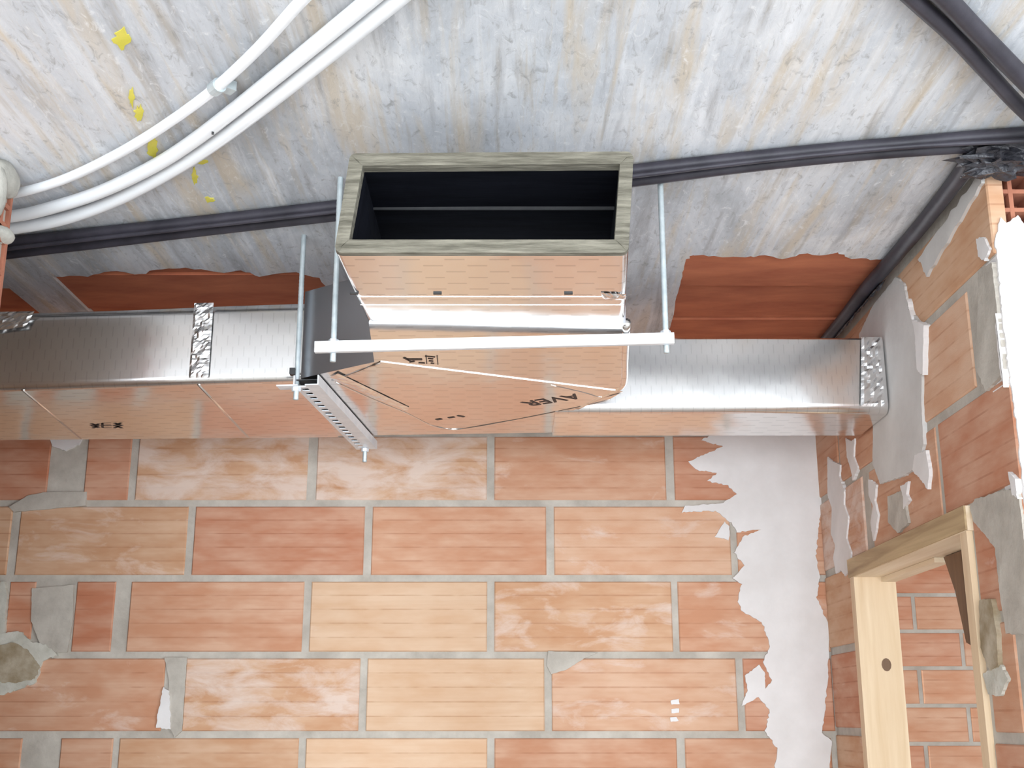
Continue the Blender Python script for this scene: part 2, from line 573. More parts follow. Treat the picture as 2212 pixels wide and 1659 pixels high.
# ------------------------------------------------------------ right wall with its doorway
YE = 2.05                                   # free end of the right wall
DY0, DY1, DZ = 2.297, 3.12, 0.392           # door frame outer edges
m = MB()
m.box(XR + 0.004, XR + 0.09, YE + 0.075, YB + 0.005, DZ, ZC)
m.box(XR + 0.004, XR + 0.09, YE + 0.075, DY0, -CH, DZ)
m.box(XR + 0.004, XR + 0.09, DY1, YB + 0.005, -CH, DZ)
m.box(XR + 0.004, XR + 0.09, YE + 0.003, YE + 0.074, -CH, 0.82)
WR = m.build('wall_right', 'mortar')
tag(WR, kind='structure')
RJ = [ZC - 0.02, 0.805, 0.594, 0.386]
while RJ[-1] > -CH:
    RJ.append(RJ[-1] - 0.211)
for r in range(len(RJ) - 1):
    zt, zb = RJ[r] - 0.01, max(RJ[r + 1] + 0.01, -CH + 0.002)
    if zt - zb < 0.03:
        continue
    if r == 0:
        spans = [(YE, 2.60, 't', .05), (2.62, 3.10, 'o', .2), (3.12, 3.398, 'o', .2)]
    elif r == 1:
        spans = [(2.20, 2.66, 'q', .1), (2.68, 3.16, 'o', .2), (3.18, 3.398, 'o', .2)]
    elif r == 2:
        spans = [(YE, 2.42, 'r', .2), (2.44, 2.92, 'o', .3), (2.98, 3.398, 'o', .8)]
    else:
        spans = [(YE + (0.0 if r % 2 else 0.10), DY0 - (0.012 if r % 2 else 0.02), 'r' if r % 2 else 'o', .3), (DY1 + 0.01, 3.398, 't' if r % 2 else 'r', .3)]
    for (a, b, k, al) in spans:
        brickX(a, b, zb, zt, XR, WR, k, al)
# grey render where the duct was walled in, plaster drips, mortar smears
patchX('render_patch', [(1856, 722), (1884, 664), (1934, 600), (1952, 618), (1962, 668), (1992, 700), (1990, 860), (1994, 960), (1986, 1000), (1952, 1030), (1900, 1044),
                        (1884, 1000), (1886, 900), (1862, 800)], 'render', WR, th=0.004)
patchX('plaster_smear', [(1958, 640), (1968, 690), (1996, 704), (1992, 812), (1980, 800), (1976, 720)], 'plaster', WR, th=0.0095)
patchX('plaster_smear', [(1976, 985), (2000, 975), (2006, 1020), (2004, 1056), (1992, 1040), (1970, 1020)], 'plaster', WR, th=0.0065)
patchX('plaster_drip', [(1787, 985), (1800, 1000), (1814, 1006), (1812, 1030), (1824, 1060), (1822, 1090), (1832, 1120), (1828, 1160), (1837, 1190), (1838, 1226), (1826, 1246), (1816, 1232), (1806, 1240), (1800, 1205), (1804, 1180), (1795, 1150), (1797, 1100), (1788, 1070)], 'plaster', WR, th=0.005)
patchX('plaster_drip', [(1876, 1036), (1892, 1044), (1889, 1080), (1896, 1110), (1891, 1150), (1886, 1168), (1881, 1130), (1884, 1090), (1876, 1070)], 'plaster', WR)
patchX('plaster_drip', [(1826, 946), (1838, 955), (1846, 948), (1843, 985), (1852, 1010), (1842, 1036), (1836, 1010), (1830, 985)], 'plaster', WR, th=0.004)
patchX('plaster_drip', [(1944, 1048), (1962, 1042), (1958, 1066), (1964, 1080), (1950, 1098), (1950, 1072)], 'plaster', WR, th=0.004)
patchX('mortar_smear', [(1916, 1070), (1950, 1062), (1962, 1128), (1940, 1148), (1918, 1130)], 'mortar', WR)
patchX('mortar_smear', [(2112, 582), (2150, 560), (2166, 640), (2172, 800), (2130, 850), (2106, 790), (2112, 680)], 'mortar', WR)
patchX('plaster_smear', [(2108, 516), (2124, 512), (2138, 540), (2126, 566), (2112, 556)], 'plaster', WR)
patchX('plaster_smear', [(2150, 700), (2158, 668), (2168, 690), (2170, 760), (2178, 800), (2172, 838), (2160, 812), (2156, 760)], 'plaster', WR, th=0.007)
patchX('mortar_smear', [(2094, 1094), (2106, 1080), (2170, 1060), (2216, 1060), (2230, 1180), (2230, 1372), (2172, 1372), (2160, 1290), (2150, 1180), (2104, 1126)], 'mortar', WR)
patchX('plaster_smear', [(2178, 1020), (2192, 1034), (2200, 1076), (2186, 1064)], 'plaster', WR, th=0.007)
patchX('timber_wedge', [(2114, 1296), (2140, 1290), (2152, 1370), (2158, 1440), (2136, 1452), (2118, 1400)], 'stain', WR, th=0.008)
patchX('plaster_smear', [(2122, 1452), (2160, 1440), (2178, 1470), (2160, 1506), (2134, 1500)], 'offwhite', WR, th=0.005)
patchX('mortar_bead', [(1985, 560), (2120, 366), (2136, 372), (2000, 590)], 'render', WR, th=0.006, amp=0.008)


def cell_brick(name, o, U, V, N, w, h, d, nc, nr, web, mat, parent):
    """end of a hollow brick: nc x nr open cells, d deep; o corner, U,V in-plane axes, N outward"""
    o, U, V, N = Vector(o), Vector(U), Vector(V), Vector(N)
    mb = MB()

    def slab(u0, u1, v0, v1, n0, n1):
        vs = [o + U * u + V * v + N * n for n in (n0, n1) for (u, v) in ((u0, v0), (u1, v0), (u1, v1), (u0, v1))]
        mb.add(vs, [(0, 3, 2, 1), (4, 5, 6, 7), (0, 1, 5, 4), (1, 2, 6, 5), (2, 3, 7, 6), (3, 0, 4, 7)])
    cw, chh = (w - web) / nc, (h - web) / nr
    for i in range(nc + 1):
        slab(i * cw, i * cw + web, 0, h, -d, 0)
    for j in range(nr + 1):
        slab(0, w, j * chh, j * chh + web, -d, -0.0005)
    slab(0, w, 0, h, -d - 0.005, -d)
    return mb.build(name, mat, parent)


cell_brick('hollow_brick_end', (XR + 0.001, YE + 0.004, 0.825), (1, 0, 0), (0, 0, 1), (0, -1, 0), 0.088, 0.155, 0.06, 2, 4, 0.008, 'clay_raw', WR)
ye = YE - 0.004
pts = [(XR + 0.002, ye, -CH), (XR + 0.092, ye, -CH), (XR + 0.092, ye, 0.86)]
pts += rag([Vector(p) for p in ((XR + 0.092, ye, 0.86), (XR + 0.07, ye, 0.85), (XR + 0.05, ye, 0.89), (XR + 0.03, ye, 0.87), (XR + 0.016, ye, 0.885), (XR + 0.006, ye, 0.84), (XR + 0.004, ye, 0.76),
                                (XR + 0.004, ye, 0.70), (XR + 0.004, ye, 0.60), (XR + 0.004, ye, 0.5), (XR + 0.006, ye, 0.3))], 0.003, 4, (0, 2))[1:-14]
pts = [Vector(p) for p in pts] + [Vector((XR + 0.006, ye, 0.3))]
MB().prism(pts, (0, 0.078, 0)).build('plaster_coat', 'plaster', WR)

# ------------------------------------------------------------ left wall stub (its free end shows)
WLf = box('wall_left', -4.2, -0.952, 2.025, 2.10, -CH, ZC, 'mortar')
tag(WLf, kind='structure')
z = ZC - 0.035
for i in range(4):
    cell_brick('brick', (-0.945, 2.03, z - 0.085 if i < 1 else z - 0.19), (0, 1, 0), (0, 0, 1), (1, 0, 0), 0.074, 0.085 if i < 1 else 0.19, 0.012, 2, 2 if i < 1 else 3, 0.009, 'clay_raw', WLf)
    z -= 0.085 + 0.022 if i < 1 else 0.19 + 0.022
for r in range(5):
    for c in range(3):
        x1 = -0.953 - c * 0.516 - (0.25 if r % 2 else 0)
        brickY(max(x1 - 0.5, -2.6), x1, ZC - 0.21 * (r + 1) - 0.01, ZC - 0.21 * r - 0.03, 2.02, WLf, random.choice('or'), .2, d=0.01)
mb = MB()
for (cy, cz, ry, rz) in ((2.07, 0.972, 0.05, 0.035), (2.035, 0.93, 0.022, 0.06), (2.085, 0.865, 0.03, 0.016)):
    base = len(mb.v)
    n1, n2 = 8, 12
    vs, fs = [], []
    for a in range(n1 + 1):
        th = math.pi * a / n1
        for b in range(n2):
            ph = 2 * math.pi * b / n2
            p = Vector((-0.95 + 0.022 * math.sin(th) * math.cos(ph), cy + ry * math.sin(th) * math.sin(ph), cz + rz * math.cos(th)))
            p += Vector((0, 1, 1)) * 0.006 * mnoise.noise(p * 40)
            vs.append(p)
    for a in range(n1):
        for b in range(n2):
            fs.append((a * n2 + b, a * n2 + (b + 1) % n2, (a + 1) * n2 + (b + 1) % n2, (a + 1) * n2 + b))
    mb.add(vs, fs)
mb.build('grout_lump', 'stain_grey', WLf, smooth=True)

# ------------------------------------------------------------ room shell outside the view
tag(box('floor', -4.3, 3.8, -3.5, 3.75, -CH - 0.1, -CH, 'floor'), kind='structure')
m = MB()
m.box(-4.3, -3.2, -3.6, -3.5, -CH, ZC).box(2.7, 3.8, -3.6, -3.5, -CH, ZC).box(-3.2, 2.7, -3.6, -3.5, 0.5, ZC)
tag(m.build('wall_rear', 'plaster'), kind='structure')
m = MB()
m.box(3.8, 3.9, -3.6, -2.2, -CH, ZC).box(3.8, 3.9, 0.4, 3.75, -CH, ZC).box(3.8, 3.9, -2.2, 0.4, 0.7, ZC).box(3.8, 3.9, -2.2, 0.4, -CH, -1.5)
tag(m.build('wall_far_right', 'plaster'), kind='structure')
tag(box('wall_far_left', -4.3, -4.2, -3.5, 3.5, -CH, ZC, 'render'), kind='structure')
tag(box('wall_light_block', 1.9, 2.0, 1.3, 3.62, -CH, ZC, 'render'), kind='structure')  # added unseen partition, keeps window light out of the next room

# the room behind the doorway: smaller bricks
YF = 3.62
WF = box('wall_next_room', XR + 0.09, 3.8, YF + 0.005, YF + 0.1, -CH, ZC, 'mortar')
tag(WF, kind='structure')
ch = 0.1062
z0 = onY(2000, 1285, YF)[2]
proto = None
k0 = int((z0 + CH) / ch)
for r in range(-int((ZC - z0) / ch), k0 + 1):
    zt = z0 - r * ch - 0.0055
    zb = zt - ch + 0.011
    if zb < -CH or zt > ZC:
        continue
    xj = onY(1975 if r % 2 == 0 else 2072, 1330, YF)[0]
    x = xj - 3 * 0.262 + 0.007
    while x < 1.92:
        if x > XR - 0.2:
            if proto is None:
                proto = brickY(x, x + 0.25, zb, zt, YF, WF, 'r', .1)
                b = proto
            else:
                b = proto.copy()
                COL.objects.link(b)
                b.location = Vector((x + 0.125, YF + random.uniform(-.0015, .0015), (zb + zt) / 2 + CH)) - WL[WF]
                b.location.y += 0.015
            b.color = bcol(random.choice('orro'), random.uniform(0, .2))
        x += 0.262

# door frame
D1 = empty('door_1', (XR + 0.05, (DY0 + DY1) / 2, -CH), kind='structure')
xa, xb = XR - 0.008, XR + 0.098
box('jamb', xa, xb, DY1 - 0.035, DY1, -CH, DZ - 0.048, 'wood', D1)
box('jamb', xa, xb, DY0, DY0 + 0.035, -CH, DZ - 0.048, 'wood', D1)
# head: weathered outer face, planed underside, stops short of the near jamb
m = MB()
m.prism([(xa, DY0 - 0.008, DZ - 0.048), (xa, DY1, DZ - 0.048), (xa, DY1, DZ - 0.004), (xa, DY0 - 0.008, DZ)], (xb - xa - 0.002, 0, 0))
hd = m.build('head', 'wood_y', D1)
box('head_face', xa - 0.004, xa, DY0 - 0.008, DY1 + 0.002, DZ - 0.046, DZ, 'wood_d', hd)
box('stop', xa + 0.07, xb, DY0 + 0.39, DY1 - 0.036, DZ - 0.060, DZ - 0.0485, 'wood_y', hd)
m = MB()
m.prism([(xb - 0.02, DY0 + 0.24, DZ - 0.05), (xb - 0.02, DY0 + 0.375, DZ - 0.05), (xb - 0.02, DY0 + 0.325, DZ - 0.13), (xb - 0.02, DY0 + 0.29, DZ - 0.24), (xb - 0.02, DY0 + 0.255, DZ - 0.25)], (0.02, 0, 0))
m.build('corner_brace', 'wood_b', D1)
kn = onY(1915, 1436, DY1 - 0.036)
m = MB()
m.add([(kn[0] + 0.012 * math.cos(a * math.pi / 6), DY1 - 0.0362, kn[2] + 0.016 * math.sin(a * math.pi / 6)) for a in range(12)], [tuple(range(12))])
m.build('knot', 'wood_b', D1)

# ------------------------------------------------------------ ceiling: slab, clay blocks, concrete skin with broken edges
CE = box('ceiling', -4.3, 3.9, -3.6, 3.75, ZC + 0.03, ZC + 0.25, 'concrete')
tag(CE, kind='structure')


def zline(px, amp=0.008, n=4):
    p = [onZ(x, y, ZC) for x, y in px]
    out = []
    for i in range(len(p) - 1):
        for k in range(n):
            v = p[i].lerp(p[i + 1], k / n)
            if k:
                v = v + Vector((random.uniform(-amp, amp) * .6, random.uniform(-amp, amp), 0))
            out.append(v)
    out.append(p[-1])
    return out


right_edge = zline([(1925, 556), (1880, 562), (1830, 556), (1810, 545), (1770, 552), (1740, 548), (1690, 560), (1640, 552), (1610, 556), (1560, 556), (1500, 552), (1482, 560)])
right_side = zline([(1478, 575), (1470, 612), (1458, 660), (1448, 706)], 0.006, 5)
left_side = zline([(742, 650), (708, 628), (690, 600)], 0.004, 3)
left_edge = zline([(690, 600), (640, 588), (560, 598), (520, 584), (470, 588), (400, 578), (350, 582), (300, 592), (240, 586), (190, 598), (112, 597)])
jr = [onZ(112, 597, ZC), onZ(183, 665, ZC)]
jl = [onZ(20, 623, ZC), onZ(78, 670, ZC)]


def ext(p, q, Y):
    t = (Y - p[1]) / (q[1] - p[1])
    return p.lerp(q, t)


V3 = lambda x, y: Vector((x, y, ZC))
out = [V3(-4.3, -3.6), V3(3.9, -3.6), V3(3.9, 3.7), V3(XR + 0.05, 3.7), V3(XR + 0.05, right_edge[0][1])]
out += right_edge + right_side + [V3(right_side[-1][0] - 0.005, YB + 0.05)]
out += [V3(left_side[0][0] + 0.01, YB + 0.05)] + left_side + left_edge[1:]
out += [ext(*jr, YB + 0.05), ext(*jl, YB + 0.05), jl[0], V3(-4.3, jl[0][1] - 0.02)]
MB().prism(out, (0, 0, 0.03)).build('concrete_skin', 'concrete', CE)
# clay vault blocks 25 cm long between the joists
for (xa_, xb_, y0) in ((0.36, XR + 0.04, 2.502), (-1.10, -0.36, 2.42), (-2.0, -1.17, 2.42)):
    y = y0
    while y < YB:
        box('clay_block', xa_, xb_, y + 0.004, min(y + 0.246, YB + 0.04), ZC + 0.008 + 0.005 * (int(y * 4) % 2), ZC + 0.031, 'clay', CE)
        y += 0.25
for (x, y, w, h) in ((262, 86, 22, 30), (285, 212, 8, 28), (300, 245, 14, 24), (436, 350, 14, 8), (453, 432, 16, 8), (330, 318, 20, 40), (420, 382, 10, 22)):
    c = [onZ(x + w * math.cos(a) * random.uniform(.35, 1.0), y + h * math.sin(a) * random.uniform(.35, 1.0), ZC - 0.0015) for a in [i * math.pi / 8 for i in range(16)]]
    MB().prism(c, (0, 0, 0.003)).build('paint_splash', 'yellow', CE)

# ------------------------------------------------------------ air duct
AD = empty('air_duct', (0, 2.6, ZD), 'foil-faced rectangular air duct hung under the ceiling, open outlet box facing the room', 'air duct')


def round_section(y0f, z0, z1, y1, r, seg=6, rt=None):
    """closed YZ outline with rounded front-bottom and front-top corners"""
    rt = rt or r
    P = [(y1, z0)]
    for i in range(seg + 1):
        a = -math.pi / 2 - (math.pi / 2) * i / seg
        P.append((y0f + r + r * math.cos(a), z0 + r + r * math.sin(a)))
    for i in range(seg + 1):
        a = math.pi - (math.pi / 2) * i / seg
        P.append((y0f + rt + rt * math.cos(a), z1 - rt + rt * math.sin(a)))
    P.append((y1, z1))
    return P


def loft_x(name, stations, mat, parent, bottom_mat=None, caps=True):
    """stations: list of (x, yz outline), equal counts"""
    n = len(stations[0][1])
    vs = [(x, y, z) for x, P in stations for (y, z) in P]
    fs = []
    for i in range(len(stations) - 1):
        for k in range(n):
            fs.append((i * n + k, i * n + (k + 1) % n, (i + 1) * n + (k + 1) % n, (i + 1) * n + k))
    if caps:
        fs += [tuple(range(n)), tuple(range((len(stations) - 1) * n, len(stations) * n))]
    o = mk(name, vs, fs, mat, parent)
    if bottom_mat:
        o.data.materials.append(MAT[bottom_mat])
        for p in o.data.polygons:
            if p.normal.z < -0.97:
                p.material_index = 1
    shade_auto(o)
    return o


YL0, YL1 = 2.502, 2.44                 # front face of the wide trunk: far left, and beside the outlet box
XL0, XL1 = -1.6, -0.44
st = []
for i in range(7):
    t = i / 6
    st.append((XL0 + (XL1 - XL0) * t, round_section(YL0 + (YL1 - YL0) * t + 0.002 * math.sin(i * 2.1), 0.6635 + (ZD - 0.6635) * t, 0.840 + 0.022 * t, 2.93 + 0.045 * t, 0.018, 8, 0.025)))
trunk = loft_x('trunk_section', st, 'foil_v', AD, 'foil_h')
YR0 = 2.69
branch = loft_x('branch_section', [(x, round_section(YR0 + 0.003 * math.sin(x * 9), 0.678, 0.858, 2.93, 0.022, 8, 0.006)) for x in (0.10, 0.25, 0.4, 0.55, 0.7, XR - 0.0085)], 'foil_v', AD, 'foil_h')

# body of the outlet box, widening at the back
plan = [(-0.258, 2.062), (0.205, 2.062), (0.222, 2.30), (0.238, 2.47), (0.228, 2.53), (0.19, 2.60), (0.142, 2.70), (0.142, 2.92), (-0.45, 2.96), (-0.442, 2.425), (-0.275, 2.305)]
m = MB()
m.prism([Vector((x, y, ZD)) for x, y in plan], (0, 0, 0.876 - ZD))
body = m.build('outlet_body', 'foil_x', AD)
body.data.materials.append(MAT['foil_h'])
for p in body.data.polygons:
    if p.normal.z < -0.9:
        p.material_index = 1

# collar: four boards round an opening; front rim is bare wool
YM, YK = 1.735, 2.062
A = dict(bl=Vector((-0.2745, YM, 0.690)), br=Vector((0.1815, YM, 0.690)), tl=Vector((-0.2585, YM + 0.004, 0.862)), tr=Vector((0.193, YM + 0.004, 0.865)))
B = dict(bl=Vector((-0.262, YK, 0.686)), br=Vector((0.203, YK, 0.686)), tl=Vector((-0.262, YK, 0.868)), tr=Vector((0.203, YK, 0.868)))
TH = 0.0225


def corners(Q, off, r, seg=4):
    """rounded rectangle outline through bl, br, tr, tl moved inward by off"""
    C = [Q['bl'], Q['br'], Q['tr'], Q['tl']]
    S = [(1, 1), (-1, 1), (-1, -1), (1, -1)]
    out = []
    for i, (c, (sx, sz)) in enumerate(zip(C, S)):
        p = c + Vector((sx * off, 0, sz * off))
        rr = max(r - off, 0.0008)
        cen = p + Vector((sx * rr, 0, sz * rr))
        a0 = [math.pi, -math.pi / 2, 0, math.pi / 2][i]
        for k in range(seg + 1):
            a = a0 + (math.pi / 2) * k / seg
            out.append(cen + Vector((rr * math.cos(a), 0, rr * math.sin(a))))
    return out


def ring_strip(name, loops, mat, parent, close=False):
    n = len(loops[0])
    vs = [v for l in loops for v in l]
    fs = []
    for i in range(len(loops) - 1):
        for k in range(n):
            fs.append((i * n + k, i * n + (k + 1) % n, (i + 1) * n + (k + 1) % n, (i + 1) * n + k))
    if close:
        fs.append(tuple(range((len(loops) - 1) * n, len(loops) * n)))
    return mk(name, vs, fs, mat, parent)


oA, oB = corners(A, 0, 0.012), corners(B, 0, 0.012)
iA, iB = corners(A, TH, 0.012), corners(B, TH, 0.012)
dv = Vector((0, 0.012, 0))
collar = ring_strip('outlet_collar', [[v + dv for v in oA], oB], 'foil_h', AD)
shade_auto(collar)
wool = ring_strip('wool_edge', [[v + dv * 1.1 for v in oA], [v + Vector((0, random.uniform(0, .0015), 0)) for v in corners(A, 0.001, 0.012)],
                                [v + Vector((0, random.uniform(-.001, .0015), 0)) for v in corners(A, TH * .5, 0.012)], iA, [v + dv * 2 for v in iA]], 'wool', collar)
tag(wool, 'bare grey-green mineral wool edge of the opening')
lin = ring_strip('inner_lining', [[v + dv * 1.5 + Vector((0, 0, 0)) for v in corners(A, TH - 0.0005, 0.012)], iB, [v + Vector((0, 0.7, 0)) for v in iB]], 'lining', collar, close=True)
tag(lin, 'black inner lining of the outlet')
# seam and staples inside
box('lining_seam', -0.238, 0.176, 1.908, 1.911, 0.8385, 0.8445, 'dark', lin)

def crinkle(name, P00, P10, P01, P11, nu, nv, amp, parent, mat='tape', nrm=None, freq=60, seed=0):
    """crumpled tape strip spanning four corners"""
    P00, P10, P01, P11 = map(Vector, (P00, P10, P01, P11))
    nrm = Vector(nrm) if nrm else (P10 - P00).cross(P01 - P00).normalized()
    vs, fs = [], []
    for i in range(nu + 1):
        for j in range(nv + 1):
            s, t = i / nu, j / nv
            p = P00.lerp(P10, s).lerp(P01.lerp(P11, s), t)
            h = abs(mnoise.noise(p * freq + Vector((seed, 0, 0)))) + 0.6 * abs(mnoise.noise(p * freq * 2.3 + Vector((0, seed, 0))))
            edge = min(s, 1 - s, t, 1 - t)
            vs.append(p + nrm * (amp * h * (0.25 if edge == 0 else 1)))
    for i in range(nu):
        for j in range(nv):
            a = i * (nv + 1) + j
            fs.append((a, a + nv + 1, a + nv + 2, a + 1))
    o = mk(name, vs, fs, mat, parent, recalc=False)
    return o


# the collar's tape crease and its staples
m = MB()
m.box(-0.262, 0.194, 1.9275, 1.9290, 0.6868, 0.6885)
m.box(-0.262, 0.194, 1.968, 1.9690, 0.6866, 0.6880)
m.build('tape_edge', 'tape', collar)
for px in (945, 1228, 765):
    p = onZ(px, 634, 0.687)
    box('staple', p[0] - 0.007, p[0] + 0.007, p[1] - 0.003, p[1] + 0.003, 0.6858, 0.6885, 'dark', collar)
p = onZ(1335, 640, 0.6875)
crinkle('torn_tape', (p[0] - 0.03, p[1] - 0.02, 0.6868), (p[0] + 0.012, p[1] - 0.014, 0.6868), (p[0] - 0.025, p[1] + 0.012, 0.6868), (p[0] + 0.014, p[1] + 0.014, 0.6868), 8, 6, 0.007, collar, nrm=(0, 0, -1))
# flap under the back of the box, its crease running across
cre = [onZ(822, 782, ZD - 0.0014), onZ(1345, 846, ZD - 0.0014)]
rear = [onZ(x, y, ZD - 0.0014) for x, y in ((1318, 862), (1240, 880), (1120, 904), (1000, 925), (965, 925), (930, 917), (880, 892), (800, 858), (726, 824))]
m = MB()
m.prism(cre + rear, (0, 0, 0.0012))
flap = m.build('bottom_flap', 'foil_h', body)
def bead(name, px, r, parent, mat='tape', Z=ZD - 0.006, n=5):
    pts = smooth_path([onZ(x, y, Z) for x, y in px], n)
    o = MB().tube(pts, [r * random.uniform(.6, 1.3) for _ in pts], 6).build(name, mat, parent, smooth=True)
    return o
bead('tape_edge', [(1190, 832), (1260, 848), (1300, 858), (1345, 848)], 0.0007, flap, Z=ZD - 0.002)
bead('tape_edge', [(718, 820), (760, 806), (822, 782)], 0.004, flap, 'foil_p', Z=ZD + 0.001)
crinkle('crumpled_tape', onZ(712, 816, ZD - .0024), onZ(880, 890, ZD - .0024), onZ(730, 806, ZD - .0024), onZ(884, 880, ZD - .0024), 22, 4, 0.004, flap, nrm=(0, -.3, -1), seed=3)
bead('tape_edge', [(726, 826), (800, 860), (880, 893), (930, 918), (965, 926), (1000, 926), (1120, 905), (1240, 881), (1318, 863)], 0.0018, flap, 'foil_p', Z=ZD - 0.001)
# round cover of the tape at the right corner of the body
m = MB().tube(smooth_path([(0.207, 2.075, ZD + 0.006), (0.224, 2.30, ZD + 0.006), (0.236, 2.45, ZD + 0.006), (0.231, 2.515, ZD + 0.006), (0.195, 2.585, ZD + 0.006), (0.15, 2.68, ZD + 0.006)], 6), 0.009, 10)
m.build('corner_tape', 'foil_h', body, smooth=True)

# crinkled tape joints on the trunk
def face_y(x):
    t = (x - XL0) / (XL1 - XL0)
    return YL0 + (YL1 - YL0) * t


def trunk_band(px, w, amp, seed):
    c = onY(px, 745, face_y(onY(px, 745, 2.5)[0]))
    x = c[0]
    crinkle('crumpled_tape', (x - w / 2, face_y(x) - 0.005, ZD + 0.006), (x + w / 2, face_y(x + w) - 0.005, ZD + 0.006), (x - w / 2, face_y(x) - 0.005, 0.858),
            (x + w / 2, face_y(x + w) - 0.005, 0.858), 8, 34, amp, trunk, nrm=(0, -1, 0), seed=seed, freq=42)


trunk_band(436, 0.042, 0.006, 1)
trunk_band(698, 0.06, 0.007, 5)
c = onY(40, 700, 2.47)
crinkle('crumpled_tape', (c[0] - .06, 2.466, 0.80), (c[0] + .02, 2.462, 0.81), (c[0] - .06, 2.468, 0.845), (c[0] + .035, 2.462, 0.845), 12, 8, 0.006, trunk, nrm=(0, -1, 0), seed=8)
# folds of the board in the trunk's underside, and joint sheets
for (xf, yf, xb_, yb_) in ((-0.665, 2.462, -0.665, 2.96), (-1.045, 2.482, -1.08, 2.94)):
    zf = ZD + (xf - XL1) / (XL1 - XL0) * (ZD - 0.6635) + 0.002
    MB().tube([(xf, yf, zf), (xb_, yb_, zf)], 0.004, 8).build('board_fold', 'foil_p', trunk, smooth=True)
# wrinkled tape at the right end, by the wall
crinkle('crumpled_tape', (XR - 0.075, YR0 - 0.003, 0.69), (XR - 0.012, YR0 - 0.004, 0.69), (XR - 0.06, YR0 - 0.003, 0.858), (XR - 0.012, YR0 - 0.004, 0.858), 8, 24, 0.004, branch, nrm=(0, -1, 0), seed=14)


# printed words and marks on the foil
def lettering(txt, px0, px1, Z, hgt, parent):
    """text under a horizontal face, upside down as seen from the room: baseline from px0 to px1"""
    a, b = onZ(*px0, Z), onZ(*px1, Z)
    cu = bpy.data.curves.new('lettering', 'FONT')
    cu.body = txt
    cu.size = 1.0
    cu.offset = 0.012
    tmp = bpy.data.objects.new('tmp', cu)
    COL.objects.link(tmp)
    bpy.context.view_layer.update()
    me = bpy.data.meshes.new_from_object(tmp.evaluated_get(bpy.context.evaluated_depsgraph_get()))
    bpy.data.objects.remove(tmp)
    xs = [v.co.x for v in me.vertices]
    w = max(xs) - min(xs)
    ux = (b - a)
    L = ux.length
    ux.normalize()
    uy = Vector((0, 0, -1)).cross(ux)
    vs = [a + ux * ((v.co.x - min(xs)) * L / w) + uy * (v.co.y * hgt / 0.7) for v in me.vertices]
    fs = [tuple(p.vertices) for p in me.polygons]
    bpy.data.meshes.remove(me)
    return mk('lettering', vs, fs, 'ink', parent, recalc=False)


tag(lettering('AVER', (1243, 851), (1122, 870), ZD - 0.0020, 0.042, flap), 'black printed letters AVER, upside down')


def sag(x):
    return 0.6635 + (ZD - 0.6635) * (x - XL0) / (XL1 - XL0)


def strokes(name, items, Z, parent):
    mb = MB()
    for (x0, y0, x1, y1, w) in items:
        a, b = onZ(x0, y0, Z), onZ(x1, y1, Z)
        d = (b - a).normalized()
        s = Vector((-d[1], d[0], 0)) * w / 2
        mb.add([a - s, b - s, b + s, a + s], [(0, 1, 2, 3)])
    return mb.build(name, 'ink', parent, recalc=False)


strokes('printed_mark', [(872, 773, 886, 780, .006), (880, 777, 912, 777, .010), (884, 783, 896, 781, .006), (904, 784, 918, 785, .006)], ZD - 0.0008, body)
strokes('printed_stamp', [(918, 770, 940, 772, .005), (924, 775, 936, 776, .006), (926, 780, 936, 781, .006), (930, 785, 938, 786, .005), (920, 768, 922, 786, .002), (944, 769, 946, 788, .002)], ZD - 0.0008, body)
strokes('printed_mark', [(942, 907, 954, 905, .012), (968, 903, 982, 901, .010), (988, 898, 1003, 901, .009)], ZD - 0.0020, flap)
strokes('printed_mark', [(196, 918, 214, 924, .010), (214, 919, 200, 925, .008), (220, 918, 240, 918, .006), (222, 924, 242, 924, .006), (220, 918, 222, 924, .006), (246, 918, 264, 925, .010), (262, 918, 246, 925, .008)], sag(-1.02) - 0.0016, trunk)

# ------------------------------------------------------------ hangers
# front hanger: plain rail across under the outlet box
YH = 2.125
HG = empty('duct_hanger', (0, YH, 0.67), 'metal rail under the outlet box, hung on two threaded rods', 'hanger')
xl, xr = -0.362, 0.298
zl, zr = 0.665, 0.682


def slant_box(name, xl, xr, y0, y1, zl, zr, h, mat, parent):
    vs = [(xl, y0, zl - h), (xr, y0, zr - h), (xr, y1, zr - h), (xl, y1, zl - h), (xl, y0, zl), (xr, y0, zr), (xr, y1, zr), (xl, y1, zl)]
    return mk(name, vs, [(0, 3, 2, 1), (4, 5, 6, 7), (0, 1, 5, 4), (1, 2, 6, 5), (2, 3, 7, 6), (3, 0, 4, 7)], mat, parent)


web = slant_box('rail', xl, xr, YH - 0.018, YH - 0.0155, zl, zr, 0.0205, 'pvc', HG)  # white puts the overexposed glare of the steel front into the colour
slant_box('rail_flange', xl, xr, YH - 0.0155, YH + 0.018, zl, zr, 0.002, 'zinc', web)
slant_box('rail_flange', xl, xr, YH - 0.0155, YH - 0.006, zl - 0.018, zr - 0.018, 0.002, 'zinc', web)


def rod(x, y, z0, z1, parent, r=0.0058):
    pts, rr = [], []
    nn = int((z1 - z0) / 0.004)
    for i in range(nn + 1):
        pts.append((x, y, z0 + (z1 - z0) * i / nn))
        rr.append(r * (1.0 if i % 2 else 0.93))
    o = MB().tube(pts, rr, 8).build('threaded_rod', 'rod', parent, smooth=True)
    return o


def nut(x, y, z, parent, r=0.0095, h=0.008):
    vs = [(x + r * math.cos(a * math.pi / 3), y + r * math.sin(a * math.pi / 3), zz) for zz in (z, z + h) for a in range(6)]
    return mk('nut', vs, [tuple(range(6)), tuple(range(6, 12))] + [(i, (i + 1) % 6, (i + 1) % 6 + 6, i + 6) for i in range(6)], 'zinc', parent)


